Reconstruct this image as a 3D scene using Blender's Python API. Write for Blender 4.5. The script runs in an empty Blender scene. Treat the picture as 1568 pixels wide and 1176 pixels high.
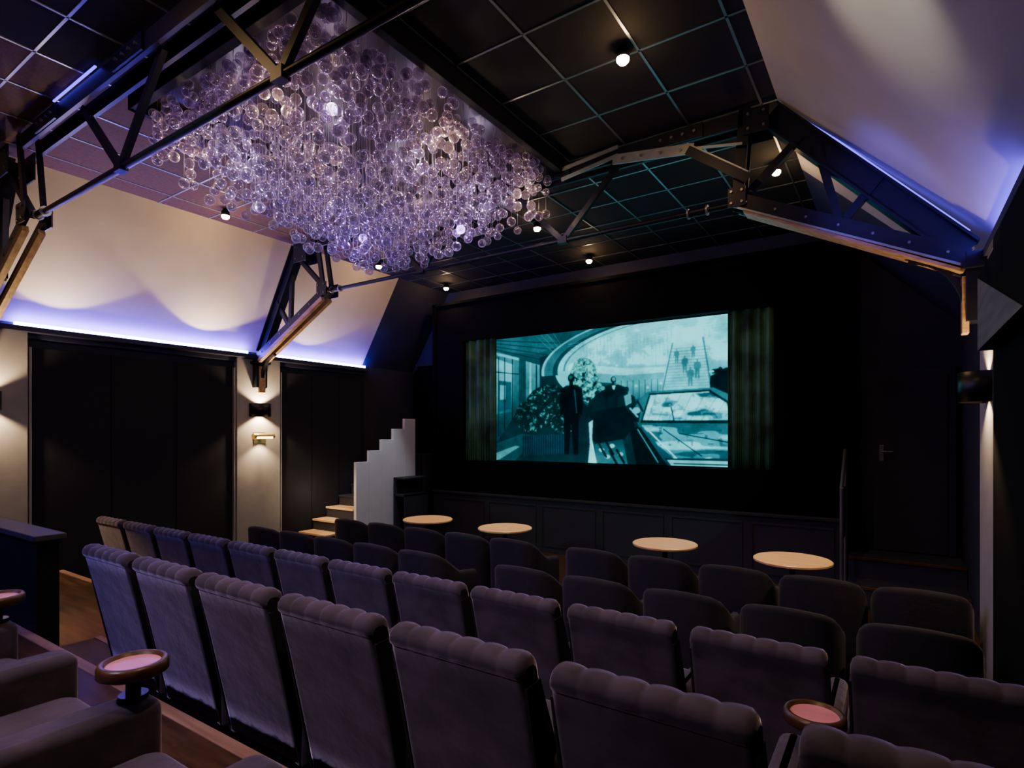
import bpy, math, random
import numpy as np
from mathutils import Vector
random.seed(7); rng=np.random.RandomState(5)
SC=bpy.context.scene
ZOFF=1.95

# ------------------------------------------------------------ materials
def mat(name, col, rough=0.6, metal=0.0, noise=0.0, nscale=20, bump=0.0, sheen=0.0, sheencol=None, emis=None, estr=0.0, spec=0.5, bscale=None):
    m=bpy.data.materials.new(name); m.use_nodes=True
    nt=m.node_tree; b=nt.nodes['Principled BSDF']
    b.inputs['Base Color'].default_value=(*col,1)
    b.inputs['Roughness'].default_value=rough
    b.inputs['Metallic'].default_value=metal
    b.inputs['Specular IOR Level'].default_value=spec
    if sheen:
        b.inputs['Sheen Weight'].default_value=sheen
        b.inputs['Sheen Roughness'].default_value=0.35
        b.inputs['Sheen Tint'].default_value=(*(sheencol or (1,1,1)),1)
    if emis:
        b.inputs['Emission Color'].default_value=(*emis,1)
        b.inputs['Emission Strength'].default_value=estr
    tc=nt.nodes.new('ShaderNodeTexCoord')
    if noise>0:
        n=nt.nodes.new('ShaderNodeTexNoise'); n.inputs['Scale'].default_value=nscale; n.inputs['Detail'].default_value=4
        nt.links.new(tc.outputs['Object'],n.inputs['Vector'])
        r=nt.nodes.new('ShaderNodeValToRGB')
        r.color_ramp.elements[0].position=0.3; r.color_ramp.elements[1].position=0.7
        r.color_ramp.elements[0].color=(*[c*(1-noise) for c in col],1)
        r.color_ramp.elements[1].color=(*[min(1,c*(1+noise)) for c in col],1)
        nt.links.new(n.outputs['Fac'],r.inputs['Fac']); nt.links.new(r.outputs['Color'],b.inputs['Base Color'])
    if bump>0:
        n2=nt.nodes.new('ShaderNodeTexNoise'); n2.inputs['Scale'].default_value=bscale or nscale*3; n2.inputs['Detail'].default_value=3
        nt.links.new(tc.outputs['Object'],n2.inputs['Vector'])
        bp=nt.nodes.new('ShaderNodeBump'); bp.inputs['Strength'].default_value=bump; bp.inputs['Distance'].default_value=0.01
        nt.links.new(n2.outputs['Fac'],bp.inputs['Height']); nt.links.new(bp.outputs['Normal'],b.inputs['Normal'])
    return m
def emit(name,col,s):
    m=bpy.data.materials.new(name); m.use_nodes=True; nt=m.node_tree
    nt.nodes.remove(nt.nodes['Principled BSDF'])
    e=nt.nodes.new('ShaderNodeEmission'); e.inputs[0].default_value=(*col,1); e.inputs[1].default_value=s
    nt.links.new(e.outputs[0],nt.nodes['Material Output'].inputs[0]); return m
def wood(name,c1,c2,rough=0.45,scale=(1,14,14)):
    m=bpy.data.materials.new(name); m.use_nodes=True; nt=m.node_tree; b=nt.nodes['Principled BSDF']
    tc=nt.nodes.new('ShaderNodeTexCoord'); mp=nt.nodes.new('ShaderNodeMapping'); mp.inputs['Scale'].default_value=scale
    n=nt.nodes.new('ShaderNodeTexNoise'); n.inputs['Scale'].default_value=2.0; n.inputs['Detail'].default_value=6
    r=nt.nodes.new('ShaderNodeValToRGB'); r.color_ramp.elements[0].position=.35; r.color_ramp.elements[1].position=.65
    r.color_ramp.elements[0].color=(*c1,1); r.color_ramp.elements[1].color=(*c2,1)
    nt.links.new(tc.outputs['Object'],mp.inputs[0]); nt.links.new(mp.outputs[0],n.inputs['Vector'])
    nt.links.new(n.outputs['Fac'],r.inputs['Fac']); nt.links.new(r.outputs['Color'],b.inputs['Base Color'])
    b.inputs['Roughness'].default_value=rough
    return m

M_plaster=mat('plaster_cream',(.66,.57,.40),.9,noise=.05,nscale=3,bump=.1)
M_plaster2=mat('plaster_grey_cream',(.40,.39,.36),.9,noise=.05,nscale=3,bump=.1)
M_navy=mat('navy_paint',(.016,.018,.055),.75,noise=.15,nscale=4)
M_wall=mat('charcoal_wall',(.018,.019,.032),.8,noise=.15,nscale=4)
M_part=mat('partition_black',(.009,.009,.012),.7,noise=.15,nscale=4,spec=.3)
M_cap=mat('partition_cap',(.07,.065,.07),.6,noise=.1,nscale=6)
M_pil=mat('pilaster_grey',(.30,.29,.28),.8,noise=.08,nscale=6)
M_fabric=mat('acoustic_fabric',(.014,.014,.022),.95,noise=.2,nscale=60,bump=.2,spec=.2)
M_black=mat('black_masking',(.003,.003,.004),.95,spec=.1)
M_tile=mat('ceiling_tile_black',(.008,.008,.009),.85,noise=.3,nscale=80,bump=.2,spec=.3)
M_tile_warm=mat('ceiling_tile_brown',(.09,.036,.018),.8,noise=.3,nscale=30,bump=.2)  # brown stands in for warm light bounced onto the black tiles
M_tbar=mat('tbar_metal',(.26,.29,.31),.35,metal=.85,noise=.1,nscale=10)
M_steel=mat('black_steel',(.010,.010,.020),.42,metal=.2,noise=.2,nscale=15,spec=.4)
M_frame=mat('black_frame_matt',(.006,.006,.008),.7,spec=.2)
M_pale=mat('pale_steel',(.35,.38,.38),.4,metal=.6,noise=.1,nscale=15)
M_bolt=mat('bolt_steel',(.3,.3,.32),.35,metal=.9)
M_timber=wood('timber_gold',(.38,.22,.08),(.62,.40,.17),.5)
M_floor=wood('walnut_floor',(.045,.022,.012),(.11,.055,.028),.4,(1,9,9))
M_nose=wood('oak_nosing',(.30,.17,.12),(.45,.28,.20),.45)
M_birch=wood('birch_top',(.80,.48,.22),(.90,.60,.29),.4,(1,10,10))
M_walnut=wood('walnut_rim',(.05,.02,.01),(.10,.045,.02),.35)
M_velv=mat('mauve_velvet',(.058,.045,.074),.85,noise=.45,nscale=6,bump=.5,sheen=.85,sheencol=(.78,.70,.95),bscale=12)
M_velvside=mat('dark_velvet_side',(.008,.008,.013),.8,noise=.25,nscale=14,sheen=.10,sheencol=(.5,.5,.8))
M_tub=mat('tub_velvet',(.014,.012,.019),.85,noise=.25,nscale=14,bump=.2,sheen=.22,sheencol=(.62,.58,.75))
M_tray=mat('copper_tray',(.92,.34,.44),.35,metal=.1,noise=.15,nscale=10)
M_brass=mat('brass',(.65,.45,.18),.3,metal=.9)
M_dark=mat('dark_metal',(.02,.02,.022),.35,metal=.7)
M_chrome=mat('brushed_chrome',(.6,.6,.62),.25,metal=1.0)
M_white=mat('white_panel',(.62,.63,.68),.6,noise=.04,nscale=5)
M_led=emit('cove_led',(.11,.06,1.0),125)
M_led3=emit('cove_led_right',(.11,.06,1.0),60)
M_led2=emit('truss_led',(.10,.05,1.0),4)
M_lamp=emit('lamp_warm',(1,.60,.26),220)
M_glowbrass=emit('brass_glow',(1,.62,.25),12)
M_curt=mat('curtain_green',(.045,.12,.065),.8,noise=.85,nscale=2.6,bump=.1)  # green spill from the projected film painted in as patchy base colour
M_bulk=wood('grey_wood_panel',(.12,.10,.09),(.2,.17,.15),.6,(1,1,10))
M_wire=mat('wire_metal',(.30,.27,.30),.35,metal=.8)
M_canopy=mat('canopy_bronze',(.020,.013,.012),.4,metal=.3,noise=.5,nscale=3,spec=.2)

# glass bubble
M_glass=bpy.data.materials.new('glass_ball'); M_glass.use_nodes=True
nt=M_glass.node_tree; nt.nodes.remove(nt.nodes['Principled BSDF'])
lw=nt.nodes.new('ShaderNodeLayerWeight'); lw.inputs['Blend'].default_value=.42
tr=nt.nodes.new('ShaderNodeBsdfTransparent'); tr.inputs[0].default_value=(.68,.64,.73,1)
gl=nt.nodes.new('ShaderNodeBsdfGlossy'); gl.inputs[0].default_value=(1,.96,1,1); gl.inputs['Roughness'].default_value=.13
df=nt.nodes.new('ShaderNodeBsdfTranslucent'); df.inputs[0].default_value=(.90,.76,.87,1)
d2=nt.nodes.new('ShaderNodeBsdfDiffuse'); d2.inputs[0].default_value=(.90,.76,.87,1)
m0=nt.nodes.new('ShaderNodeMixShader'); m0.inputs[0].default_value=.5
m1=nt.nodes.new('ShaderNodeMixShader'); m1.inputs[0].default_value=.42
m2=nt.nodes.new('ShaderNodeMixShader')
pw=nt.nodes.new('ShaderNodeMath'); pw.operation='POWER'; pw.inputs[1].default_value=1.7
mm=nt.nodes.new('ShaderNodeMath'); mm.operation='MULTIPLY_ADD'; mm.inputs[1].default_value=.90; mm.inputs[2].default_value=.11
L=nt.links.new
L(df.outputs[0],m0.inputs[1]); L(d2.outputs[0],m0.inputs[2])
L(gl.outputs[0],m1.inputs[1]); L(m0.outputs[0],m1.inputs[2])
L(lw.outputs['Facing'],pw.inputs[0]); L(pw.outputs[0],mm.inputs[0]); L(mm.outputs[0],m2.inputs[0])
L(tr.outputs[0],m2.inputs[1]); L(m1.outputs[0],m2.inputs[2])
L(m2.outputs[0],nt.nodes['Material Output'].inputs[0])

# ------------------------------------------------------------ mesh builder
class MB:
    def __init__(s): s.v=[];s.f=[];s.m=[];s.sm=[]
    def add(s,v,f,mi=0,smooth=False):
        o=len(s.v); s.v+= [tuple(p) for p in v]
        s.f+=[tuple(i+o for i in q) for q in f]; s.m+=[mi]*len(f); s.sm+=[smooth]*len(f)
    def box(s,x0,x1,y0,y1,z0,z1,mi=0):
        s.add([(x0,y0,z0),(x1,y0,z0),(x1,y1,z0),(x0,y1,z0),(x0,y0,z1),(x1,y0,z1),(x1,y1,z1),(x0,y1,z1)],
              [(0,3,2,1),(4,5,6,7),(0,1,5,4),(1,2,6,5),(2,3,7,6),(3,0,4,7)],mi)
    def beam(s,p,q,w,h,mi=0):
        p=Vector(p);q=Vector(q);d=(q-p).normalized()
        side=Vector((0,1,0)) if abs(d.y)<.9 else Vector((1,0,0))
        up=side.cross(d).normalized(); side=d.cross(up).normalized()
        a=side*w/2;b=up*h/2
        s.add([p-a-b,p+a-b,p+a+b,p-a+b,q-a-b,q+a-b,q+a+b,q-a+b],
              [(0,1,2,3),(7,6,5,4),(0,4,5,1),(1,5,6,2),(2,6,7,3),(3,7,4,0)],mi)
    def cyl(s,p,q,r,n=12,mi=0,r2=None,cap=True):
        p=Vector(p);q=Vector(q);d=(q-p).normalized(); r2=r if r2 is None else r2
        t=Vector((0,0,1)) if abs(d.z)<.9 else Vector((1,0,0))
        a=d.cross(t).normalized();b=d.cross(a)
        vs=[];
        for i in range(n):
            c=math.cos(2*math.pi*i/n);e=math.sin(2*math.pi*i/n); vs.append(p+(a*c+b*e)*r)
        for i in range(n):
            c=math.cos(2*math.pi*i/n);e=math.sin(2*math.pi*i/n); vs.append(q+(a*c+b*e)*r2)
        s.add(vs,[(i,(i+1)%n,n+(i+1)%n,n+i) for i in range(n)],mi,True)
        if cap: s.add(vs,[tuple(range(n-1,-1,-1)),tuple(range(n,2*n))],mi)
    def lathe(s,cx,cy,prof,n=32,mi=0,a0=0,a1=2*math.pi,smooth=True):
        full=abs(a1-a0-2*math.pi)<1e-6; k=n if full else n+1; vs=[];P=len(prof)
        for i in range(k):
            t=a0+(a1-a0)*i/n
            for r,z in prof: vs.append((cx+r*math.cos(t),cy+r*math.sin(t),z))
        fs=[]
        for i in range(n):
            j=(i+1)%k
            for c in range(P-1): fs.append((i*P+c,j*P+c,j*P+c+1,i*P+c+1))
        s.add(vs,fs,mi,smooth)
    def loft(s,rings,mi=0,smooth=True,caps=True,closed=True):
        P=len(rings[0]); vs=[p for r in rings for p in r]; fs=[]
        for i in range(len(rings)-1):
            for c in range(P if closed else P-1):
                d=(c+1)%P; fs.append((i*P+c,i*P+d,(i+1)*P+d,(i+1)*P+c))
        s.add(vs,fs,mi,smooth)
        if caps:
            s.add(vs,[tuple(range(P-1,-1,-1)),tuple(range((len(rings)-1)*P,len(rings)*P))],mi)
    def rbox(s,x0,x1,y0,y1,z0,z1,r,mi=0,n=4):
        rings=[]
        def ring(z,ins):
            out=[];rr=max(r-ins*.3,.004)
            for (cx,cy,a) in ((x1-ins-rr,y1-ins-rr,0),(x0+ins+rr,y1-ins-rr,90),(x0+ins+rr,y0+ins+rr,180),(x1-ins-rr,y0+ins+rr,270)):
                for k in range(n+1):
                    t=math.radians(a+90*k/n); out.append((cx+rr*math.cos(t),cy+rr*math.sin(t),z))
            return out
        for k in range(n+1):
            t=math.pi/2*(1-k/n); rings.append(ring(z0+r-r*math.sin(t),r-r*math.cos(t)))
        for k in range(n+1):
            t=math.pi/2*k/n; rings.append(ring(z1-r+r*math.sin(t),(r-r*math.cos(t))))
        s.loft(rings,mi)
    def mesh(s,name,mats):
        me=bpy.data.meshes.new(name); me.from_pydata(s.v,[],s.f)
        for m in mats: me.materials.append(m)
        me.polygons.foreach_set('material_index',s.m); me.polygons.foreach_set('use_smooth',s.sm); me.update()
        return me
    def obj(s,name,mats,bevel=0,parent=None,fix=True):
        me=s.mesh(name,mats)
        if fix:
            import bmesh
            bm=bmesh.new(); bm.from_mesh(me); bmesh.ops.recalc_face_normals(bm,faces=bm.faces); bm.to_mesh(me); bm.free()
        o=bpy.data.objects.new(name,me); SC.collection.objects.link(o)
        if bevel:
            md=o.modifiers.new('bev','BEVEL'); md.width=bevel; md.segments=2; md.limit_method='ANGLE'
        if parent: o.parent=parent
        return o
def inst(name,me,x,y,z,rz=0):
    o=bpy.data.objects.new(name,me); SC.collection.objects.link(o); o.location=(x,y,z); o.rotation_euler=(0,0,rz); return o
def empty(name,loc=(0,0,0)):
    o=bpy.data.objects.new(name,None); SC.collection.objects.link(o); o.location=loc; return o

XL,XR=-8.2,.66; CZ=2.74; EL,ER=-7.25,-.8; CVL,CVR=1.25,1.30; YB,YF=-3.2,8.6
FZ=-1.95
# ------------------------------------------------------------ shell
b=MB(); b.box(XL-.1,XR+.1,YB-.1,YF+.1,FZ-.1,FZ); b.obj('floor',[M_floor])
b=MB(); b.box(XL-.1,XL,YB,YF,FZ,CVL+.02); b.obj('wall_left',[M_wall])
b=MB(); b.box(XR,XR+.1,YB,YF,FZ,CVR+.02); b.obj('wall_right',[M_wall])
b=MB(); b.box(XL-.1,XR+.1,YF,YF+.1,FZ,CZ+.1); b.obj('wall_front',[M_navy])
b=MB(); b.box(XL-.1,XR+.1,YB-.1,YB,FZ,CZ+.1); b.obj('wall_back',[M_wall])
b=MB(); b.box(-5.1,ER+.05,YB,YF,CZ,CZ+.1,0); b.box(EL-.05,-5.1,YB,6.0,CZ,CZ+.1,1); b.box(EL-.05,-5.1,6.0,YF,CZ,CZ+.1,0); b.obj('ceiling',[M_tile,M_tile_warm])
def slope(name,xa,za,xb,zb,y0,y1,m):
    b=MB(); s=-1 if xa<-4 else 1
    b.add([(xa,y0,za),(xb,y0,zb),(xb,y1,zb),(xa,y1,za),(xa+s*.1,y0,za),(xb+s*.1,y0,zb+.1),(xb+s*.1,y1,zb+.1),(xa+s*.1,y1,za)],
          [(0,1,2,3),(4,7,6,5),(0,4,5,1),(2,6,7,3),(1,5,6,2),(0,3,7,4)])
    b.obj(name,[m])
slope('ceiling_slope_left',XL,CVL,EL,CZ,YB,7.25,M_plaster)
slope('ceiling_slope_left_dark',XL,CVL,EL,CZ,7.25,YF,M_navy)  # slope segment nearest the screen, navy instead of cream
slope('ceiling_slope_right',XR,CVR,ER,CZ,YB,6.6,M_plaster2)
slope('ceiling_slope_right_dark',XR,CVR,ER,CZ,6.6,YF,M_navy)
b=MB()
x=-2.12-.6*8
while x<ER-.05:
    if x>EL+.05: b.box(x-.009,x+.009,YB,YF,CZ-.006,CZ)
    x+=.6
y=3.3-.6*10
while y<YF:
    b.box(EL,ER,y-.009,y+.009,CZ-.006,CZ); y+=.6
b.obj('ceiling_grid',[M_tbar])

# platforms
b=MB(); b.box(XL,XR,YB,1.43,FZ,-1.38); b.obj('floor_tier_rear',[M_floor])
b=MB(); b.box(XL,XR,1.43,2.65,FZ,-1.61); b.obj('floor_tier_middle',[M_floor])
b=MB(); b.box(XL,XR,2.65,3.87,FZ,-1.84); b.obj('floor_tier_front',[M_floor])
for i,(yy,zz) in enumerate(((1.43,-1.38),(2.65,-1.61),(3.87,-1.84))):
    b=MB(); b.box(XL,XR,yy-.05,yy+.015,zz-.03,zz+.006); b.obj('trim_%d'%(i+1),[M_nose],.004)
b=MB(); b.box(-4.85,-4.12,1.446,1.80,-1.61,-1.49); b.box(-4.85,-4.12,1.77,1.815,-1.515,-1.484,1)
b.obj('aisle_step',[M_floor,M_nose])

# left partition
b=MB(); b.box(XL+.1,-4.90,1.45,1.58,-1.61,-.74); b.box(XL+.1,-4.86,1.42,1.61,-.74,-.70,1)
b.obj('partition_balustrade',[M_part,M_cap],.006)

for k,(y0,y1) in enumerate(((1.5,2.32),(4.78,5.5),(-1.7,-.9))):
    b=MB(); b.box(XL,XL+.09,y0,y1,FZ,CVL-.05); b.obj('wall_pilaster',[M_pil],.005)
for k,(y0,y1) in enumerate(((-.85,1.45),(2.37,4.73),(5.55,7.25))):
    b=MB(); b.box(XL,XL+.05,y0,y1,FZ,.98)
    for q in range(1,3):
        yy=y0+(y1-y0)*q/3; b.box(XL+.05,XL+.052,yy-.004,yy+.004,FZ,.98,1)
    b.obj('wall_acoustic_panel',[M_fabric,M_black],.004)
for k,yy in enumerate((2.345,4.755,5.525)):
    b=MB(); b.box(XL,XL+.08,yy-.012,yy+.012,FZ,.98); b.obj('trim_%d'%(k+4),[M_pil])
b=MB(); b.box(XL,XL+.16,-3,7.3,1.14,1.20); b.box(XL,XL+.06,-3,7.3,1.08,1.14); b.obj('trim_7',[M_navy],.004)
b=MB(); b.box(XL+.06,XL+.10,2.2,4.95,1.205,1.245); b.box(XL+.06,XL+.10,5.3,7.25,1.205,1.245); b.obj('cove_led_strip',[M_led])
b=MB(); b.box(XR-.16,XR,-3,6.6,1.2,1.26); b.obj('trim_8',[M_navy],.004)
b=MB(); b.box(XR-.12,XR-.08,3.9,5.0,1.262,1.285); b.obj('cove_led_strip',[M_led3])

b=MB(); b.box(.50,XR,YB,4.56,FZ,1.2); b.obj('wall_acoustic_panel',[M_black],.005)
b=MB(); b.box(.52,XR,4.6,5.42,FZ,1.2); b.obj('wall_pilaster',[M_pil],.005)
b=MB(); b.box(.42,.50,-1.0,4.44,.5,.95,0)
b.add([(.415,4.44,.5),(.415,4.44,.94),(.415,2.97,.5)],[(0,1,2)],1)
b.add([(.415,4.44,.5),(.415,4.44,.94),(.42,4.44,.94),(.42,4.44,.5)],[(0,1,2,3)],1)
b.obj('wall_bulkhead',[M_black,M_bulk],fix=False)

# ------------------------------------------------------------ front wall: screen surround
SX0,SX1,SZ0,SZ1=-6.56,-1.33,-.49,1.70
TN=9
def surround_box(m,*bx):
    global TN
    b=MB(); b.box(*bx); b.obj('trim_%d'%TN,[m],.003); TN+=1  # black bars and back panel surrounding the screen
surround_box(M_black,-7.2,-.55,8.19,8.38,SZ1,2.38); surround_box(M_black,-7.2,-.55,8.19,8.38,-1.04,SZ0)
surround_box(M_black,-7.2,SX0,8.19,8.38,SZ0,SZ1); surround_box(M_black,SX1,-.55,8.19,8.38,SZ0,SZ1); surround_box(M_black,-7.2,-.55,8.385,YF-.005,-1.04,2.38)
surround_box(M_black,-7.27,-7.2,8.15,8.42,-1.04,2.43); surround_box(M_black,-.55,-.48,8.15,8.42,-1.95,2.43); surround_box(M_black,-7.27,-.48,8.15,8.42,2.38,2.43)
b=MB(); b.box(-7.2,-.56,8.10,8.55,FZ,-1.09); b.box(-7.2,-.56,8.06,8.18,-1.09,-1.055)
for i in range(6):
    x0=-7.0+i*1.08
    for (a,c,d,e) in ((x0,x0+.98,-1.2,-1.17),(x0,x0+.98,-1.85,-1.82)): b.box(a,c,8.085,8.1,d,e)
    b.box(x0,x0+.03,8.085,8.1,-1.82,-1.2); b.box(x0+.95,x0+.98,8.085,8.1,-1.82,-1.2)
b.obj('stage_front_paneling',[M_wall],.004)

# ------------------------------------------------------------ film picture
W,H=760,416
S,T=np.meshgrid((np.arange(W)+.5)/W,(np.arange(H)+.5)/H)
IMG=np.zeros((H,W,3)); IMG[:]=(.006,.035,.042)
def vn(nx,ny,seed):
    r=np.random.RandomState(seed).rand(ny+2,nx+2); x=S*nx;y=T*ny; xi=x.astype(int);yi=y.astype(int);fx=x-xi;fy=y-yi
    fx=fx*fx*(3-2*fx);fy=fy*fy*(3-2*fy)
    return (r[yi,xi]*(1-fx)+r[yi,xi+1]*fx)*(1-fy)+(r[yi+1,xi]*(1-fx)+r[yi+1,xi+1]*fx)*fy
def fill(mask,col,a=1.0):
    c=np.array(col); IMG[mask]=IMG[mask]*(1-a)+c*a
def grad(mask,c0,c1,w):
    w=np.clip(w,0,1)[...,None]; g=np.array(c0)*(1-w)+np.array(c1)*w; IMG[mask]=g[mask]
def poly(pts):
    m=np.zeros(S.shape,bool); n=len(pts)
    for i in range(n):
        x1,y1=pts[i];x2,y2=pts[(i+1)%n]
        if y1==y2: continue
        c=((T>=min(y1,y2))&(T<max(y1,y2))); xx=x1+(T-y1)/(y2-y1)*(x2-x1); m^=(c&(S<xx))
    return m
def ell(cx,cy,rx,ry): return ((S-cx)/rx)**2+((T-cy)/ry)**2<1
def line(x1,y1,x2,y2,w):
    A=1.83; px=(S-x1)*A;py=T-y1;dx=(x2-x1)*A;dy=y2-y1; L2=dx*dx+dy*dy; u=np.clip((px*dx+py*dy)/L2,0,1)
    return np.hypot(px-u*dx,py-u*dy)<w
nz=vn(12,8,1)*.5+vn(40,22,2)*.3+vn(110,60,3)*.2
DK=(.003,.012,.016); PW=(.50,.92,.92)
grad(poly([(0,0),(.45,0),(.45,.6),(0,.6)]),(.02,.10,.12),(.006,.035,.042),T/.5)
fill(poly([(.0,.0),(.26,0),(.33,.10),(.2,.15),(0,.1)]),(.03,.14,.16))
for k in range(6): fill(line(.0,.01+.025*k,.40,.10+.06*k,.0035),(.006,.035,.04))
for k in range(4): fill(line(.20+.03*k,0,.36+.01*k,.26,.003),(.07,.26,.28),.6)
grad(poly([(0,.10),(.12,.17),(.12,.72),(0,.86)]),(.06,.26,.28),(.01,.05,.06),(T-.1)/.6)
grad(poly([(.0,.16),(.09,.22),(.09,.60),(0,.62)]),(.30,.72,.74),(.03,.15,.17),(T-.16)/.42)
fill(poly([(.01,.34),(.08,.36),(.08,.58),(.01,.60)]),(.02,.10,.12))
fill(poly([(.02,.38),(.05,.385),(.05,.5),(.02,.5)]),(.12,.42,.44))
for s in (0.012,.045,.085): fill(line(s,.15,s,.8,.005),DK)
fill(line(0,.27,.12,.3,.004),DK); fill(line(0,.12,.14,.19,.010),(.3,.75,.76),.7)
grad(poly([(.12,.16),(.155,.17),(.155,.75),(.12,.72)]),(.02,.10,.11),DK,T)
grad(poly([(.155,.2),(.225,.24),(.225,.56),(.155,.58)]),(.12,.45,.47),(.02,.10,.12),(T-.2)/.36)
fill(line(.178,.22,.178,.6,.008),(.28,.75,.76)); fill(line(.208,.24,.208,.58,.006),DK)
fill(poly([(.225,.18),(.30,.15),(.40,.24),(.44,.56),(.225,.60)]),(.006,.030,.038))
def R(sx,sy,cx=.90,cy=.30): return np.sqrt(((S-cx)/sx)**2+((T-cy)/sy)**2)
r1=R(.60,.36)
fill((r1<1.10)&(T<.33)&(r1>1.0),(.04,.16,.18)); fill((np.abs(r1-1.10)<.010)&(T<.33),(.2,.6,.62))
grad((r1<1.0)&(T<.5),(.30,.80,.81),(.12,.50,.54),(T-.05)/.35)
fill((np.abs(r1-1.0)<.02)&(T<.33),(.01,.05,.06)); fill((np.abs(r1-.93)<.008)&(T<.3),(.04,.2,.22))
fill((r1<.9)&(nz>.56)&(T<.3),(.46,.92,.91),.7)
for k in range(34):
    s=.43+.015*k; t0=.10+.04*math.sin(k*.7); fill(line(s,t0,s+.002,t0+.08+.05*((k*7)%3),.0015),(.10,.42,.45))
for k in range(9): fill(line(.36+.0*k,.10+.018*k,.98,.02+.02*k,.0013),(.12,.48,.5),.6)
fill(poly([(.40,.25),(.60,.31),(.80,.32),(.80,.355),(.60,.36),(.40,.31)]),(.45,.92,.91))
fill(poly([(.40,.31),(.60,.36),(.80,.355),(.80,.40),(.60,.42),(.40,.38)]),(.12,.48,.51))
fill(poly([(.40,.38),(.60,.42),(.80,.40),(.80,.54),(.40,.57)]),(.012,.09,.11))
grad(poly([(.56,.42),(.78,.40),(.78,.52),(.60,.54)]),(.16,.60,.62),(.03,.18,.2),(T-.4)/.14)
for k in range(9): fill(line(.57+.024*k,.40,.57+.024*k,.53,.0025),(.01,.07,.08))
for (cx,cy) in ((.6,.45),(.655,.44),(.70,.455),(.75,.43)): fill(ell(cx,cy,.006,.010),PW)
grad(poly([(.80,.06),(.90,.06),(.93,.5),(.75,.5)]),(.50,.94,.93),(.18,.65,.68),(T-.06)/.44)
for k in range(16): fill(line(.79-.002*k,.2+.020*k,.925,.2+.020*k,.0025),(.10,.42,.46))
fill(line(.795,.16,.755,.5,.005),(.03,.2,.22)); fill(line(.905,.14,.935,.48,.006),(.03,.2,.22))
def man(cx,top,h,col,lean=0,wd=1.0,legs=0.0):
    w=h*.5/1.83*.34*wd
    fill(ell(cx+lean,top+h*.06,h*.026,h*.055),col)
    fill(line(cx+lean,top+.1*h,cx+lean*.8,top+h*.2,h*.026),col)
    fill(poly([(cx-w*.45+lean,top+h*.145),(cx+w*.45+lean,top+h*.145),(cx+w+lean*.8,top+h*.19),(cx+w*1.12,top+h*.36),(cx+w*1.0,top+h*.52),(cx+w*.72,top+h*.5),(cx+w*.66,top+h),(cx+w*.2,top+h),(cx+legs,top+h*.6),(cx-w*.2,top+h),(cx-w*.66,top+h),(cx-w*.72,top+h*.5),(cx-w*1.0,top+h*.52),(cx-w*1.12,top+h*.36),(cx-w+lean*.8,top+h*.19)]),col)
for (cx,t,h) in ((.81,.20,.10),(.84,.25,.12),(.87,.18,.09),(.885,.28,.13),(.86,.33,.13)): man(cx,t,h,(.05,.26,.28))
man(.965,.34,.30,DK,wd=1.2); man(1.0,.30,.34,DK,wd=1.2)
fill(poly([(.935,.355),(.965,.35),(.965,.385),(.935,.385)]),DK); fill(line(.93,.37,.94,.37,.006),PW); fill(line(.96,.37,.955,.5,.004),DK)
grad(poly([(.12,.58),(.42,.52),(.5,.7),(.5,1),(0,1),(0,.86)]),(.004,.02,.026),(.008,.032,.04),(T-.5)/.5)
fill(poly([(0,.86),(.14,.78),(.22,.8),(.10,1),(0,1)]),(.015,.06,.07)); fill(poly([(0,.94),(.10,.88),(.125,.885),(.02,.99),(0,1)]),(.2,.5,.5),.5)
f=vn(150,92,11)*.6+vn(60,40,12)*.4
bush=ell(.27,.57,.12,.17)|ell(.18,.64,.08,.13)|ell(.34,.62,.08,.16)
fill(bush,(.004,.020,.022)); fill(bush&(f>.60),(.010,.055,.055)); fill(bush&(f>.70),(.03,.15,.14)); fill(bush&(f>.78)&(nz>.45),(.08,.32,.29))
tree=ell(.43,.34,.06,.13)|ell(.46,.44,.05,.11)|ell(.42,.26,.03,.05)
fill(tree&(f>.36),(.04,.20,.18)); fill(tree&(f>.52),(.10,.42,.37)); fill(tree&(f>.64),(.25,.70,.62)); fill(tree&(f<.30),DK)
fence=poly([(.14,.80),(.36,.78),(.36,.93),(.14,.96)])
fill(fence,(.005,.024,.036)); fill(fence&(np.sin(S*560)>.45),(.012,.06,.09))
man(.375,.32,.62,(.002,.008,.011),wd=.85); fill(ell(.373,.352,.007,.014),(.04,.11,.11)); fill(line(.390,.45,.400,.62,.004),(.02,.09,.10))
man(.520,.42,.40,DK,wd=1.1); man(.49,.46,.38,(.004,.02,.025),wd=1.0)
man(.560,.36,.44,(.004,.018,.024),wd=1.2); fill(ell(.562,.383,.007,.014),(.16,.38,.35)); fill(poly([(.555,.43),(.569,.43),(.562,.48)]),(.4,.8,.78))
fill(poly([(.50,.47),(.55,.45),(.58,.47),(.53,.53)]),DK); fill(ell(.515,.445,.009,.016),(.12,.34,.34))
man(.615,.44,.4,(.008,.03,.036),wd=.9); fill(poly([(.605,.51),(.632,.49),(.636,.56),(.612,.58)]),(.20,.55,.55),.8)
fill(poly([(.46,.62),(.61,.58),(.65,.72),(.58,.88),(.47,.84)]),DK)
fill(poly([(.455,.70),(.472,.68),(.468,.82),(.49,1),(.452,1),(.46,.86)]),(.4,.8,.8))
grad(poly([(.48,.86),(.60,.82),(.62,1),(.49,1)]),(.01,.05,.06),(.05,.2,.22),(T-.82)/.18)
for (cx,cy) in ((.51,.90),(.555,.87),(.535,.95),(.59,.93)): fill(ell(cx,cy,.011,.014),(.32,.72,.70)); 
for (cx,cy) in ((.50,.86),(.575,.90),(.53,.84),(.545,.91)): fill(line(cx,cy,cx+.03,cy+.09,.009),DK)
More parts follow.
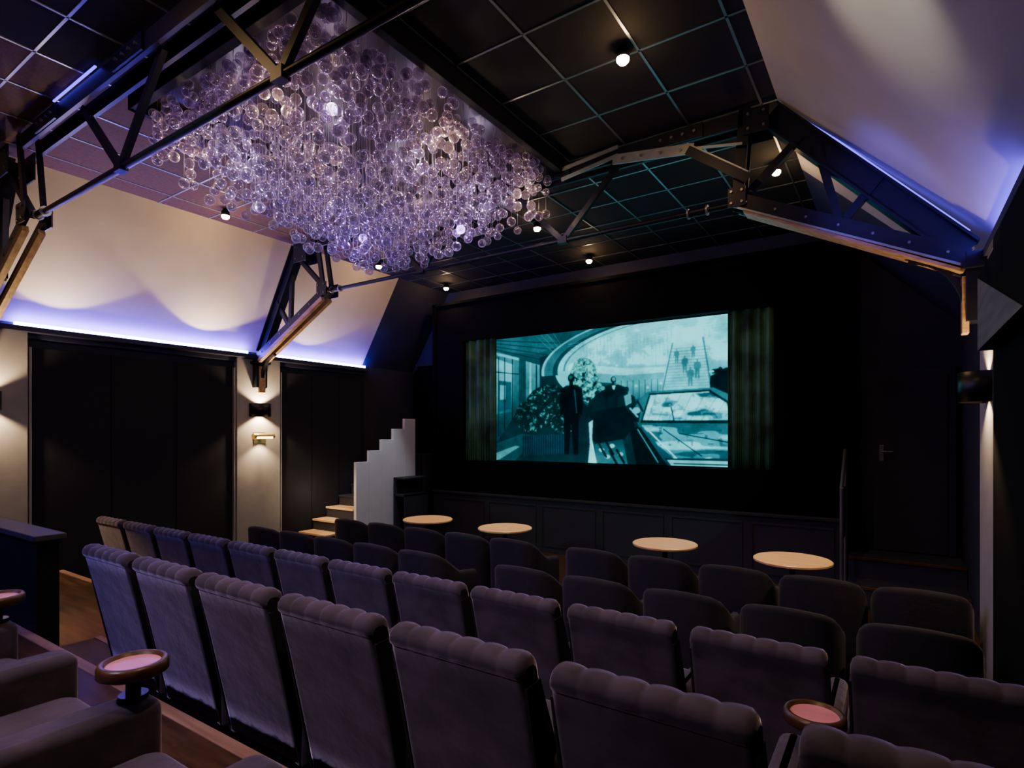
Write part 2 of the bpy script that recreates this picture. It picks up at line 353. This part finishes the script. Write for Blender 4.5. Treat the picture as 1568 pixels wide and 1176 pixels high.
body=poly([(.64,.62),(.67,.53),(.70,.485),(.94,.475),(1,.53),(1,1),(.78,1),(.68,.80)])
grad(body,(.03,.18,.2),(.01,.06,.08),(T-.5)/.5)
ws=poly([(.680,.69),(.712,.51),(.925,.50),(.985,.58),(1,.69)]); grad(ws,(.45,.90,.90),(.14,.58,.62),(T-.5)/.2); r=vn(22,34,21)*.6+vn(9,14,22)*.4
fill(ws&(r>.60),(.62,.97,.96),.8); fill(ws&(r<.40),(.04,.24,.27),.9); fill(ws&(r<.33),(.015,.1,.12)); fill(ws&(vn(70,60,8)>.78),(.06,.30,.33),.7)
for k in range(7): fill(line(.70+.04*k,.69,.735+.045*k,.50+.01*(k%3),.0022),(.02,.12,.14),.7)
for (a,c,d,e,w) in ((.675,.70,.708,.51,.007),(.708,.505,.93,.495,.007),(.68,.695,1,.705,.010),(.93,.5,1,.59,.008),(.80,.69,.79,.60,.005)): fill(line(a,c,d,e,w),DK)
fill(line(.71,.515,.925,.505,.0025),PW)
hood=poly([(.675,.72),(1,.725),(1,.94),(.80,.95),(.74,.86)]); grad(hood,(.12,.50,.54),(.04,.24,.28),(T-.72)/.22); r=vn(14,40,31)*.6+vn(6,22,32)*.4
fill(hood&(r>.62),(.32,.80,.81),.85); fill(hood&(r<.42),(.015,.09,.11),.9); fill(hood&(vn(60,50,33)>.8),(.01,.07,.09),.7)
fill(line(.69,.735,.81,.95,.004),PW); fill(line(.82,.78,1,.84,.004),DK); fill(line(.76,.75,.90,.93,.004),DK)
fill(poly([(.77,.95),(1,.95),(1,1),(.79,1)]),(.30,.72,.73)); fill(line(.77,.955,1,.955,.006),DK); fill(line(.80,.985,1,.985,.005),DK)
fill(poly([(.625,.73),(.672,.735),(.775,1),(.655,1)]),DK); fill(poly([(.625,.58),(.672,.60),(.665,.70),(.62,.69)]),DK)
fill(line(.63,.60,.66,.66,.006),(.12,.5,.52)); fill(line(.66,.75,.74,.98,.003),(.1,.4,.42))
fill(ell(.655,.615,.015,.022),(.2,.55,.55)); fill(line(.66,.55,.68,.62,.007),DK)
IMG*= (.45+1.05*nz)[...,None]
def blur(a,n):
    for _ in range(n):
        p=np.pad(a,((1,1),(1,1),(0,0)),'edge'); a=(p[:-2,1:-1]+p[2:,1:-1]+p[1:-1,:-2]+p[1:-1,2:]+2*a)/6
    return a
glow=blur(IMG,60)
IMG=blur(IMG,3)*.90+glow*.10
IMG*=(.88+.24*np.random.RandomState(9).rand(H,W))[...,None]
IMG=np.clip(IMG,0,1)**1.15*np.array([.36,.90,1.0])
PX0,PX1=-5.92,-1.91
vx=PX0+(PX1-PX0)*np.linspace(0,1,W); vz=(SZ1-.02)-(SZ1-SZ0-.04)*np.linspace(0,1,H)
XX,ZZ=np.meshgrid(vx,vz)
co=np.stack([XX,np.full_like(XX,8.345),ZZ],-1).reshape(-1,3)
idx=np.arange(W*H).reshape(H,W)
fa=np.stack([idx[:-1,:-1],idx[1:,:-1],idx[1:,1:],idx[:-1,1:]],-1).reshape(-1,4)
me=bpy.data.meshes.new('cinema_screen')
me.vertices.add(len(co)); me.vertices.foreach_set('co',co.ravel().astype(np.float32))
me.loops.add(fa.size); me.loops.foreach_set('vertex_index',fa.ravel().astype(np.int32))
me.polygons.add(len(fa)); me.polygons.foreach_set('loop_start',np.arange(0,fa.size,4,dtype=np.int32)); me.update(calc_edges=True)
ca=me.color_attributes.new('film','FLOAT_COLOR','POINT')
ca.data.foreach_set('color',np.concatenate([IMG.reshape(-1,3),np.ones((W*H,1))],1).ravel().astype(np.float32))
mf=bpy.data.materials.new('film_projection'); mf.use_nodes=True; nt=mf.node_tree; nt.nodes.remove(nt.nodes['Principled BSDF'])
at=nt.nodes.new('ShaderNodeAttribute'); at.attribute_name='film'
e=nt.nodes.new('ShaderNodeEmission'); e.inputs[1].default_value=1.7
nt.links.new(at.outputs['Color'],e.inputs[0]); nt.links.new(e.outputs[0],nt.nodes['Material Output'].inputs[0])
me.materials.append(mf)
o=bpy.data.objects.new('cinema_screen',me); SC.collection.objects.link(o)
def curtain(x0,x1,n):
    b=MB(); N=160
    rings=[]
    for i in range(N+1):
        t=i/N; x=x0+(x1-x0)*t; y=8.27+.035*math.sin(t*n*2*math.pi+.6*math.sin(t*9))+.008*math.sin(t*n*5.1)
        rings.append([(x,y,SZ0+.005),(x+.01*math.sin(i),y+.004,SZ0+.7),(x,y,SZ1-.6),(x,y,SZ1-.005)])
    b.loft(rings,0,True,False,False); o=b.obj('stage_curtain',[M_curt],fix=False)
    md=o.modifiers.new('s','SOLIDIFY'); md.thickness=.004
curtain(SX0+.01,PX0+.02,4); curtain(PX1-.02,SX1-.01,4)

# ------------------------------------------------------------ doors
b=MB(); dz=-1.457
b.box(-.30,.60,8.52,8.598,dz,.80,1); b.box(-.22,.52,8.50,8.56,dz+.01,.72,0)
b.cyl((-.14,8.50,-.22),(-.14,8.44,-.22),.012,10,2); b.cyl((-.14,8.44,-.22),(-.02,8.44,-.22),.010,10,2); b.box(-.165,-.115,8.49,8.50,-.34,-.14,2)
b.obj('door_1',[M_wall,M_navy,M_chrome],.004)
b=MB(); b.add([(-8.15,8.55,-.40),(-7.32,8.55,-.40),(-7.32,8.55,1.15),(-7.5,8.55,1.36),(-8.0,8.55,1.36),(-8.15,8.55,1.2)],[(0,1,2,3,4,5)])
b.box(-7.36,-7.30,8.48,8.58,-.4,1.16,1); b.beam((-7.34,8.52,1.14),(-7.52,8.52,1.37),.08,.05,1); b.beam((-8.02,8.52,1.37),(-7.5,8.52,1.37),.08,.05,1)
b.obj('door_2',[M_black,M_wall],fix=False)
b=MB(); b.box(-.46,XR-.005,7.9,8.49,FZ,dz); b.box(-.46,XR-.005,7.45,7.9,FZ,-1.70); b.box(-.46,XR-.005,7.43,7.47,-1.73,-1.695,1); b.box(-.46,XR-.005,7.88,7.92,dz-.03,dz+.004,1)
b.obj('floor_door_steps',[M_wall,M_walnut],.004)
b=MB()
b.cyl((-.50,7.42,FZ),(-.50,7.42,-.62),.02,12); b.cyl((-.50,8.0,-1.95),(-.50,8.0,-.2),.02,12); b.cyl((-.50,7.42,-.62),(-.50,8.0,-.2),.02,12)
b.cyl((-.50,7.42,-1.1),(-.50,8.0,-.75),.012,12); b.box(-.54,-.47,7.38,7.46,-1.95,-1.93)
b.box(-.515,-.485,7.55,7.85,-1.2,-.62,1)
b.obj('handrail',[M_bolt,M_wall])

# ------------------------------------------------------------ left stairs & stepped balustrade
b=MB()
for i in range(8):
    y0=5.86+.27*i; z1=FZ+.175*(i+2)
    b.box(XL+.08,-7.43,y0,min(y0+.29,8.45),FZ,z1-.03,0); b.box(XL+.08,-7.43,y0-.02,y0+.27,z1-.03,z1,1 if i<3 else 0)  # pale birch on the first treads paints in their lit look
b.box(XL+.08,-7.43,8.0,8.45,FZ,-.39,0)
b.obj('exit_stairs',[M_wall,M_birch],.003)
b=MB()
for i in range(5):
    y0=6.38+.28*i; z1=-.47+.185*i
    b.box(-7.41,-7.35,y0+.002,y0+.278,FZ,z1,0)
b.obj('stepped_balustrade',[M_white],.006)
b=MB()
b.box(-7.33,-7.05,7.2,7.8,-1.10,-1.06); b.box(-7.33,-7.05,7.2,7.8,-.80,-.77); b.box(-7.33,-7.29,7.2,7.8,-1.95,-.77); b.box(-7.08,-7.05,7.2,7.8,-1.95,-1.06)
b.obj('side_shelf',[M_wall],.004)

# ------------------------------------------------------------ trusses
def truss(Y,rname='roof_truss'):
    root=empty(rname,(0,Y,0)); b=MB(); tb=MB(); bo=MB(); pl=MB()
    def P(x,z,dy=0): return (x,dy,z)
    def twin(p,q,h,m=b,gap=.07,t=.03):
        for s in (-1,1): m.beam(P(*p,s*gap),P(*q,s*gap),t,h)
    def ibeam(p,q,h):
        d=Vector((q[0]-p[0],0,q[1]-p[1])).normalized(); n=Vector((-d.z,0,d.x))
        b.beam(P(*p),P(*q),.02,h)
        for s in (-1,1):
            o=n*(h/2*s); b.beam((p[0]+o.x,0,p[1]+o.z),(q[0]+o.x,0,q[1]+o.z),.12,.018)
    ibeam((-8.0,1.22),(-7.12,2.66),.17); ibeam((.42,1.28),(-.86,2.64),.17)
    twin((-8.0,1.17),(-6.42,1.97),.10); twin((.42,1.22),(-1.14,1.98),.12)
    for s in (-1,1):
        tb.beam(P(-7.98,1.10,s*.06),P(-6.50,1.85,s*.06),.055,.06)
    tb.beam(P(.40,1.13),P(-1.05,1.86),.17,.025)
    for s in (-1,1): pl.beam(P(.40,1.165,s*.09),P(-1.12,1.905,s*.09),.012,.015)
    for k in range(7):
        t=(k+.5)/7
        for s in (-1,1):
            for (p,q) in (((-8.0,1.17),(-6.42,1.97)),((.42,1.22),(-1.14,1.98))):
                x=p[0]+(q[0]-p[0])*t; z=p[1]+(q[1]-p[1])*t
                bo.cyl(P(x,z,s*.083),P(x,z,s*.095),.010,8)
    twin((-6.46,1.93),(-6.62,2.72),.07); twin((-1.10,1.93),(-1.04,2.72),.09)
    for (p,q) in (((-7.3,1.53),(-7.62,1.95)),((-7.3,1.53),(-7.25,2.5)),((-6.5,1.98),(-7.2,2.6)),((-.35,1.62),(-.08,1.95)),((-.35,1.62),(-.52,2.3)),((-1.05,2.0),(-.62,2.4))):
        b.beam(P(*p),P(*q),.05,.06)
    twin((-6.62,2.63),(-1.04,2.63),.13)
    for x in (-5.9,-4.4,-2.9,-1.6):
        b.box(x-.22,x+.22,-.105,-.09,2.57,2.69)
        for dx in (-.15,-.05,.05,.15): bo.cyl(P(x+dx,2.63,-.105),P(x+dx,2.63,-.12),.013,8)
    pl.beam(P(-2.75,2.52,-.13),P(-2.15,2.60,-.13),.012,.035); pl.beam(P(-2.75,2.62,-.13),P(-2.15,2.68,-.13),.012,.035); pl.beam(P(-2.2,2.57,-.13),P(-1.45,2.47,-.13),.015,.09); b.beam(P(-1.5,2.47,-.13),P(-1.0,2.10,-.13),.02,.08); pl.beam(P(-1.5,2.52,-.145),P(-1.0,2.15,-.145),.01,.012)
    pl.beam(P(-1.45,2.47,-.13),P(-1.05,2.40,-.13),.012,.02)
    for k in range(4): bo.cyl(P(-2.1+.18*k,2.555-.024*k,-.137),P(-2.1+.18*k,2.555-.024*k,-.15),.014,8)
    for (p,q) in (((-4.74,1.96),(-4.1,2.6)),((-4.74,1.96),(-5.4,2.6)),((-2.8,1.96),(-2.2,2.58)),((-2.8,1.96),(-3.44,2.6))):
        b.beam(P(*p),P(*q),.04,.055)
    b.cyl(P(-6.44,1.96),P(-1.1,1.96),.024,14)
    for x in (-6.3,-1.45): b.cyl(P(x-.07,1.96),P(x+.07,1.96),.036,12); pl.cyl(P(x-.09,1.96),P(x-.075,1.96),.045,10); pl.cyl(P(x+.075,1.96),P(x+.09,1.96),.045,10)
    for x in (-4.74,-2.8): b.box(x-.05,x+.05,-.03,.03,1.93,2.0)
    for (x,z,w,h) in ((-6.48,1.97,.10,.09),(-1.10,1.98,.07,.08),(-6.95,2.55,.14,.13),(-.95,2.58,.10,.10)):
        for s in (-1,1):
            b.box(x-w,x+w,s*.10-.006,s*.10+.006,z-h,z+h)
            for dx in (-.6,.6):
                for dz in (-.6,.6): bo.cyl(P(x+dx*w,z+dz*h,s*.106),P(x+dx*w,z+dz*h,s*.118),.011,8)
    for (x,s,w) in ((-8.06,1,1.12),(.46,-1,1.2)):
        b.box(x-.05,x+.05,-.09,.09,w-.42,w+.06); b.box(x-.08,x+.08,-.13,.13,w-.06,w-.02)
        tb.box(x+s*.05-.02,x+s*.05+.02,-.05,.05,w-.5,w-.1)
        pr=None
        for k in range(9):
            t=k/8*math.pi/2; p=P(x+s*(.04+.34*(1-math.cos(t))),w-.40+.46*math.sin(t))
            if pr: b.beam(pr,p,.05,.03)
            pr=p
    b.obj('steel_members',[M_steel],parent=root); tb.obj('timber_plates',[M_timber],.004,parent=root); bo.obj('bolts',[M_bolt],parent=root); pl.obj('steel_plates',[M_pale],parent=root)
    return root
t1=truss(1.9); t2=truss(5.12); t0=truss(-1.3)
b=MB(); b.beam((.44,.07,1.44),(-.74,.07,2.70),.02,.015); o=b.obj('led_strip',[M_led2],parent=t2)
b=MB(); b.box(-5.7,-4.9,-.11,-.095,2.705,2.715); o=b.obj('led_strip',[M_led2],parent=t1)

# ------------------------------------------------------------ chandelier
ch=empty('glass_ball_chandelier',(0,0,0))
CX0,CX1,CY0,CY1=-5.05,-2.84,2.2,4.95
b=MB()
for (a,c,d,e) in ((CX0-.07,CX0-.02,CY0-.1,CY1+.1),(CX1+.03,CX1+.10,CY0-.1,CY1+.1),(CX0-.07,CX1+.1,CY0-.1,CY0-.03),(CX0-.07,CX1+.1,CY1+.03,CY1+.1)):
    b.box(a,c,d,e,2.60,CZ)
b.obj('frame',[M_frame],.004,parent=ch)
b=MB(); b.box(CX0-.03,CX1+.03,CY0-.03,CY1+.03,2.70,2.735); b.obj('canopy',[M_canopy],parent=ch)
import bmesh
bmm=bmesh.new(); bmesh.ops.create_icosphere(bmm,subdivisions=3,radius=1.0); bv2=np.array([v.co[:] for v in bmm.verts]); bf2=np.array([[v.index for v in f.verts] for f in bmm.faces]); bmm.free()
balls=[];wires=MB()
nx,ny=22,28; cxm=(CX0+CX1)/2; cym=(CY0+CY1)/2
for i in range(nx):
    for j in range(ny):
        x=CX0+(i+.5+rng.uniform(-.45,.45))/nx*(CX1-CX0); y=CY0+(j+.5+rng.uniform(-.45,.45))/ny*(CY1-CY0)
        d=max(abs(x-cxm)/(CX1-CX0)*2,abs(y-cym)/(CY1-CY0)*2); dd=math.hypot((x-cxm)/(CX1-CX0)*2,(y-cym)/(CY1-CY0)*2)
        edge=d>.86
        d=.5*d+.5*dd*.85
        zb=1.50+.66*d**1.1
        z=zb+.45*rng.rand()**1.3; r=rng.uniform(.038,.046)
        if rng.rand()<.12: z=zb-rng.uniform(0,.09)
        z=min(z,2.55)
        balls.append((x,y,z,r))
        wires.cyl((x,y,z+r),(x,y,2.7),.0012,3,0,cap=False)
        z2=z+rng.uniform(.12,.40)
        if z2<2.64: balls.append((x,y,z2,rng.uniform(.034,.044)))
        z3=z2+rng.uniform(.14,.4)
        if z3<2.64 and rng.rand()<.6: balls.append((x,y,z3,rng.uniform(.032,.042)))
        if edge:
            for q in range(2):
                xx=min(CX1-.03,max(CX0+.03,x+rng.uniform(-.05,.05))); yy=min(CY1-.03,max(CY0+.03,y+rng.uniform(-.05,.05)))
                balls.append((xx,yy,rng.uniform(2.38,2.64),rng.uniform(.034,.043)))
wires.obj('suspension_wires',[M_wire],parent=ch,fix=False)
V=[];F=[];o=0
for (x,y,z,r) in balls:
    V.append(bv2*r+np.array([x,y,z])); F.append(bf2+o); o+=len(bv2)
V=np.concatenate(V);F=np.concatenate(F)
me=bpy.data.meshes.new('glass_balls'); me.vertices.add(len(V)); me.vertices.foreach_set('co',V.ravel().astype(np.float32))
me.loops.add(F.size); me.loops.foreach_set('vertex_index',F.ravel().astype(np.int32)); me.polygons.add(len(F)); me.polygons.foreach_set('loop_start',np.arange(0,F.size,3,dtype=np.int32))
me.update(calc_edges=True); me.polygons.foreach_set('use_smooth',[True]*len(F)); me.materials.append(M_glass)
go=bpy.data.objects.new('glass_balls',me); SC.collection.objects.link(go); go.parent=ch

# ------------------------------------------------------------ high-back armchair
def highback(arms):
    b=MB()
    prof=[(.20,.13,0,0),(.165,.30,0,0),(.125,.48,0,0),(.085,.66,0,0),(.05,.80,0,0),(.034,.868,0,0),(.022,.880,.2,1),(.014,.895,.6,1),(.016,.918,1,1),(.032,.937,1,1),(.06,.945,1,1),(.095,.940,1,1),(.120,.92,1,1),(.130,.89,1,1),(.14,.84,1,1),(.165,.72,1,1),(.20,.6,1,1),(.245,.48,1,1),(.29,.36,.3,1),(.29,.13,0,0)]
    rings=[];N=70;HW=.280
    def ring(x,sh):
        t=(x+HW)/(2*HW); c=abs(math.sin(math.pi*6*t))**.6; out=[]
        for (y,z,w,_) in prof:
            k=(z-.13)/.8; ym=.25-.17*k; zc=min(z,.86)
            disp=(c-1)*.009*w
            dy=ym-y; dz=zc-z; L_=math.hypot(dy,dz)+1e-6
            yy=y-disp*dy/L_; zz=z-disp*dz/L_
            yy+= dy*sh; zz+=dz*sh*1.2
            out.append((x,yy,zz))
        return out
    rings.append(ring(-HW,.28)); rings.append(ring(-HW+.006,.10)); 
    for i in range(N+1):
        x=-HW+.02+(2*HW-.04)*i/N; rings.append(ring(x,0))
    rings.append(ring(HW-.006,.10)); rings.append(ring(HW,.28))
    b.loft(rings,0,True,False)
    P=len(prof)
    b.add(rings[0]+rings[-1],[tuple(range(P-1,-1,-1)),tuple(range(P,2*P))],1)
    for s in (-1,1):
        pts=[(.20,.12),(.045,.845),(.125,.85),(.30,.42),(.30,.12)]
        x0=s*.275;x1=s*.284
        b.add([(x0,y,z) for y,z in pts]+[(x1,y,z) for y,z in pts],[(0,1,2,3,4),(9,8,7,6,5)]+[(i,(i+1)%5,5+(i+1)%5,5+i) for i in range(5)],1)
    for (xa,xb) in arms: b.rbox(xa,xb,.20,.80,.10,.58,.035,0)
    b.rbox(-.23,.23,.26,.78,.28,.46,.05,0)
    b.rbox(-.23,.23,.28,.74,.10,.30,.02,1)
    b.box(-.27,.27,.22,.72,0,.10,2)
    return b.mesh('armchair_highback',[M_velv,M_velvside,M_black])
HB=highback(((.215,.312),(-.312,-.215)))
HL=highback(((-.384,-.242),)); HR=highback(((-.384,-.242),(.242,.384)))
import bmesh as _b
def fixn(me):
    bm=_b.new(); bm.from_mesh(me); _b.ops.recalc_face_normals(bm,faces=bm.faces); bm.to_mesh(me); bm.free()
for m_ in (HB,HL,HR): fixn(m_)
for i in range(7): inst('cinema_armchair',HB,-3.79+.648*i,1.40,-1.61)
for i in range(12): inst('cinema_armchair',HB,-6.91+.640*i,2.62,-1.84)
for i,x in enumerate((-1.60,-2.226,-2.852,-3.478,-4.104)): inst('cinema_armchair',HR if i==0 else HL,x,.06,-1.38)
def tray():
    b=MB(); k=.84
    b.lathe(0,0,[(0,.028),(.088*k,.028),(.092*k,.040),(.105*k,.040),(.112*k,.03),(.112*k,.006),(.10*k,0),(0,0)],40,0)
    b.lathe(0,0,[(0,.0295),(.087*k,.0295)],40,1)
    b.cyl((0,0,-.06),(0,0,.0),.02,16,2); b.cyl((0,0,-.075),(0,0,-.06),.04,20,2)
    return b.mesh('swivel_tray',[M_walnut,M_tray,M_dark])
TR=tray(); fixn(TR)
for (x,y,z) in ((-1.913,.80,-.724),(-3.165,.80,-.724),(-.22,2.12,-.954)):
    inst('swivel_tray',TR,x,y,z)

# ------------------------------------------------------------ tub chair
def tub():
    b=MB()
    A=.315;Dp=.30
    pts=[]
    N=44
    for i in range(8): pts.append((A-.02*(1-i/8),.58-(.58-Dp)*i/8))
    for i in range(N+1):
        t=math.pi*i/N; c=math.cos(t);s=math.sin(t)
        pts.append((A*math.copysign(abs(c)**(2/3.2),c),Dp-Dp*abs(s)**(2/3.2)))
    for i in range(1,9): pts.append((-A+.02*(i/8),Dp+(.58-Dp)*i/8))
    n=len(pts); rings=[]
    for i,(x,y) in enumerate(pts):
        x0,y0=pts[max(i-1,0)];x1,y1=pts[min(i+1,n-1)]; tx,ty=x1-x0,y1-y0;l=math.hypot(tx,ty)+1e-9; nx_,ny_=-ty/l,tx/l
        if nx_*(0-x)+ny_*(.35-y)<0: nx_,ny_=-nx_,-ny_
        q=min(1,max(0,(y-.03)/.34)); q=q*q*(3-2*q)
        h=.84-.035*(x/A)**2-.19*q -.03*max(0,(y-.4)/.18)
        th=.075
        lean=lambda z:-.035*(z-.1)/.7*(1-q)
        def pt(off,z): return (x+nx_*off,y+ny_*off+lean(z),z)
        rings.append([pt(.012,.10),pt(0,.3),pt(0,h-.04),pt(.008,h-.015),pt(.025,h),pt(.05,h),pt(.067,h-.015),pt(th,h-.04),pt(th,.40),pt(th,.10)])
    b.loft(rings,0,True,True)
    def sring(z,k):
        out=[]
        for i in range(28):
            t=2*math.pi*i/28;c=math.cos(t);s=math.sin(t)
            out.append((.23*k*math.copysign(abs(c)**.6,c),.34+.25*k*math.copysign(abs(s)**.6,s),z))
        return out
    b.loft([sring(.12,.98),sring(.30,1),sring(.31,.97),sring(.32,1),sring(.43,1),sring(.46,.95),sring(.475,.8)],0,True,True)
    for sx in (-.22,.22):
        for sy in (.10,.52): b.cyl((sx,sy,0),(sx,sy,.12),.014,10,1,r2=.022)
    return b.mesh('tub_chair',[M_tub,M_walnut])
TB=tub(); fixn(TB)
for x in (-6.33,-5.70,-5.07,-4.43,-3.78,-2.62,-1.95,-1.27,-.58,.11): inst('tub_chair',TB,x,4.0,FZ)
for x in (-5.96,-5.32,-4.68,-4.04,-3.40,-2.46,-1.80,-1.14,-.49,.155): inst('tub_chair',TB,x,5.0,FZ)
def table():
    b=MB()
    b.lathe(0,0,[(0,.79),(.325,.79),(.335,.783),(.335,.768),(.325,.76),(0,.76)],56,0,smooth=False)
    b.lathe(0,0,[(.04,.76),(.03,.74),(.024,.6),(.024,.08),(.05,.04),(.2,.022),(.21,.0),(0,0)],32,1)
    b.lathe(0,0,[(0,.762),(.16,.758),(.16,.75),(0,.748)],32,1)
    return b.mesh('round_table',[M_birch,M_dark])
TA=table(); fixn(TA)
TABS=((-.79,5.85),(-2.03,5.95),(-4.02,5.85),(-5.30,5.85))
for (x,y) in TABS: inst('round_table',TA,x,y,FZ)

# ------------------------------------------------------------ lights
def spot(name,loc,tgt,power,col,size=60,blend=.5,rad=.03):
    l=bpy.data.lights.new(name,'SPOT'); l.energy=power; l.color=col; l.spot_size=math.radians(size); l.spot_blend=blend; l.shadow_soft_size=rad
    o=bpy.data.objects.new(name,l); SC.collection.objects.link(o); o.location=loc
    o.rotation_euler=(Vector(tgt)-Vector(loc)).to_track_quat('-Z','Y').to_euler(); return o
def point(name,loc,power,col,rad=.05):
    l=bpy.data.lights.new(name,'POINT'); l.energy=power; l.color=col; l.shadow_soft_size=rad
    o=bpy.data.objects.new(name,l); SC.collection.objects.link(o); o.location=loc; return o
WARM=(1,.68,.38); LAV=(.84,.68,1.0)
b=MB()
b.lathe(0,0,[(.0,.10),(.03,.10),(.03,.075),(.048,.07),(.048,.02),(.044,.02),(.040,.03)],24,0)
b.lathe(0,0,[(.044,.022),(.044,.004),(.030,-.014),(0,-.022)],24,1); DLM=b.mesh('ceiling_downlight',[M_dark,M_lamp])
dl=[(-1.6,3.8,50,0),(-1.0,6.3,50,0),(-6.78,3.85,18,0),(-6.8,8.0,3,0),(-3.9,7.95,3,0),(-3.84,6.32,70,0),(-6.8,6.36,30,0),(-1.0,1.25,95,0),(-3.85,1.2,22,0),(-.5,-1.2,950,1),(-2.6,-1.2,330,1)]
for (x,y,p,f) in dl:
    inst('ceiling_downlight',DLM,x,y,CZ-.106)
    if f: spot('downlight_lamp',(x,y,CZ-.16),(x+.45,2.2,-1),p,(1,.80,.50) if x>-2 else (.95,.68,.90),62,.9,.06)
    else: spot('downlight_lamp',(x,y,CZ-.16),(x,y,0),p,WARM,95,.8,.04)
for (x,y) in ((-.79,5.85),(-2.03,5.95)): spot('downlight_lamp',(-1.0,6.3,CZ-.16),(x,y,-1.15),330,(1,.72,.40),13,.5,.02)
for (x,y) in ((-4.02,5.85),(-5.30,5.85)): spot('downlight_lamp',(-3.84,6.32,CZ-.16),(x,y,-1.15),330,(1,.72,.40),13,.5,.02)
def sconce(mx,my,mz,s,pw=85):
    b=MB(); a0=-math.pi/2 if s>0 else math.pi/2
    R_=.165
    b.lathe(0,0,[(R_,-.10),(R_+.003,-.10),(R_+.003,.10),(R_,.10),(R_-.005,.10),(R_-.005,-.10),(R_,-.10)],24,0,a0,a0+math.pi)
    b.box(-.01 if s<0 else 0,.0 if s<0 else .01,-.08,.08,-.09,.09,0); b.box(min(0,s*.16),max(0,s*.16),-.012,.012,-.012,.012,0)
    b.cyl((s*.08,0,-.03),(s*.08,0,.03),.03,14,0)
    o=b.obj('sconce_lamp',[M_dark,M_lamp]); o.location=(mx,my,mz)
    spot('sconce_uplight',(mx+s*.09,my,mz+.06),(mx+s*.04,my,mz+2),pw,WARM,125,.4,.02)
    spot('sconce_downlight',(mx+s*.09,my,mz-.06),(mx+s*.04,my,mz-2),pw,WARM,125,.4,.02)
sconce(XL+.09,5.14,.36,1); sconce(XL+.09,1.92,.36,1); sconce(.52,4.92,.31,-1,30)
for yy in (5.14,):
    b=MB(); b.cyl((XL+.20,yy-.17,-.04),(XL+.20,yy+.17,-.04),.045,16,0); b.box(XL+.09,XL+.2,yy-.02,yy+.02,-.06,-.02,0); b.box(XL+.18,XL+.246,yy-.13,yy+.13,-.075,-.045,1); b.box(XL+.09,XL+.1,yy-.1,yy+.1,-.15,.02,0)
    b.obj('brass_wall_light',[M_brass,M_glowbrass]); spot('brass_light_lamp',(XL+.2,yy,-.12),(XL+.15,yy,-2),35,WARM,120,.6,.03)
CREAM=(1,.80,.46)
for (y,p) in ((2.55,32),(4.25,44),(5.9,18)):
    spot('cove_uplight',(XL+.42,y,1.14),(XL+.70,y+.05,2.5),p,CREAM,112,.2,.012)
spot('cove_uplight',(-1.0,2.15,1.75),(-.05,3.15,2.05),85,(1,.90,.66),34,.8,.04)  # added spot beside the truss, makes the streak on the right slope
spot('cove_uplight',(.20,5.9,1.55),(-.7,5.6,2.7),14,(1,.86,.62),75,.5,.02)
for i,(x,y) in enumerate(((-4.5,2.7),(-3.4,2.7),(-4.5,3.6),(-3.4,3.6),(-4.5,4.5),(-3.4,4.5))):
    point('chandelier_lamp',(x,y,2.35),10,LAV,.03)
for (x,y) in ((-4.9,2.5),(-3.9,3.1),(-3.0,3.5),(-3.9,4.2),(-3.0,4.7),(-3.6,2.4)):
    point('chandelier_lamp',(x,y,2.3),8,(1,.70,.40),.02)
point('chandelier_lamp',(-4.0,3.5,1.75),10,(.42,.22,1),.05)
point('chandelier_lamp',(-3.4,4.2,1.9),7,(.55,.35,1),.05)
point('chandelier_lamp',(-4.3,2.6,1.8),7,(.7,.55,1),.05)
spot('led_wash_lamp',(-6.2,-1.1,2.3),(-4.6,2.0,-1.0),300,(.18,.16,1),54,.9,.1)  # added violet washes, no fixtures: tint the seat backs and trusses
spot('led_wash_lamp',(-4.2,-1.1,2.4),(-4.8,1.9,2.55),150,(.22,.08,1),60,.8,.1)
spot('led_wash_lamp',(-.9,3.6,1.5),(0,5.1,1.85),120,(.12,.07,1),38,.8,.1)
spot('led_wash_lamp',(-6.2,3.4,1.4),(-7.4,5.1,2.0),35,(.12,.07,1),42,.8,.1)
spot('projector_lamp',(-3.9,-2.5,1.25),(-3.95,8.3,.6),330,(.28,.85,.50),29,.0,.02)
point('stair_step_light',(-7.8,6.0,-.95),7,(1,.8,.5),.05)
spot('stair_panel_light',(-6.2,6.2,2.5),(-7.38,6.9,-.8),190,(.85,.88,1),30,.7,.05)  # added spot that brightens the white balustrade
spot('aisle_step_light',(-5.6,1.72,-.95),(-5.6,2.1,-1.6),18,(1,.55,.25),100,.6,.03)  # added warm spot, turns the aisle floor orange
spot('navy_wall_lamp',(-.1,6.9,2.2),(.1,8.6,.6),45,(.28,.22,1),90,.8,.1)  # added blue fills that lift the navy end wall
spot('navy_wall_lamp',(-7.6,7.0,2.0),(-7.7,8.6,.9),14,(.28,.25,1),80,.8,.1)

w=bpy.data.worlds.new('dim'); SC.world=w; w.use_nodes=True
w.node_tree.nodes['Background'].inputs[0].default_value=(.3,.3,.5,1); w.node_tree.nodes['Background'].inputs[1].default_value=.015

# ------------------------------------------------------------ camera
cam=bpy.data.cameras.new('camera'); co_=bpy.data.objects.new('camera',cam); SC.collection.objects.link(co_)
cam.sensor_width=36; cam.lens=20.11; cam.shift_y=.0485; cam.clip_start=.02
co_.location=(0,0,0); co_.rotation_euler=(math.radians(90),0,math.radians(33.8)); SC.camera=co_
for o in SC.objects:
    if o.parent is None: o.location.z+=ZOFF
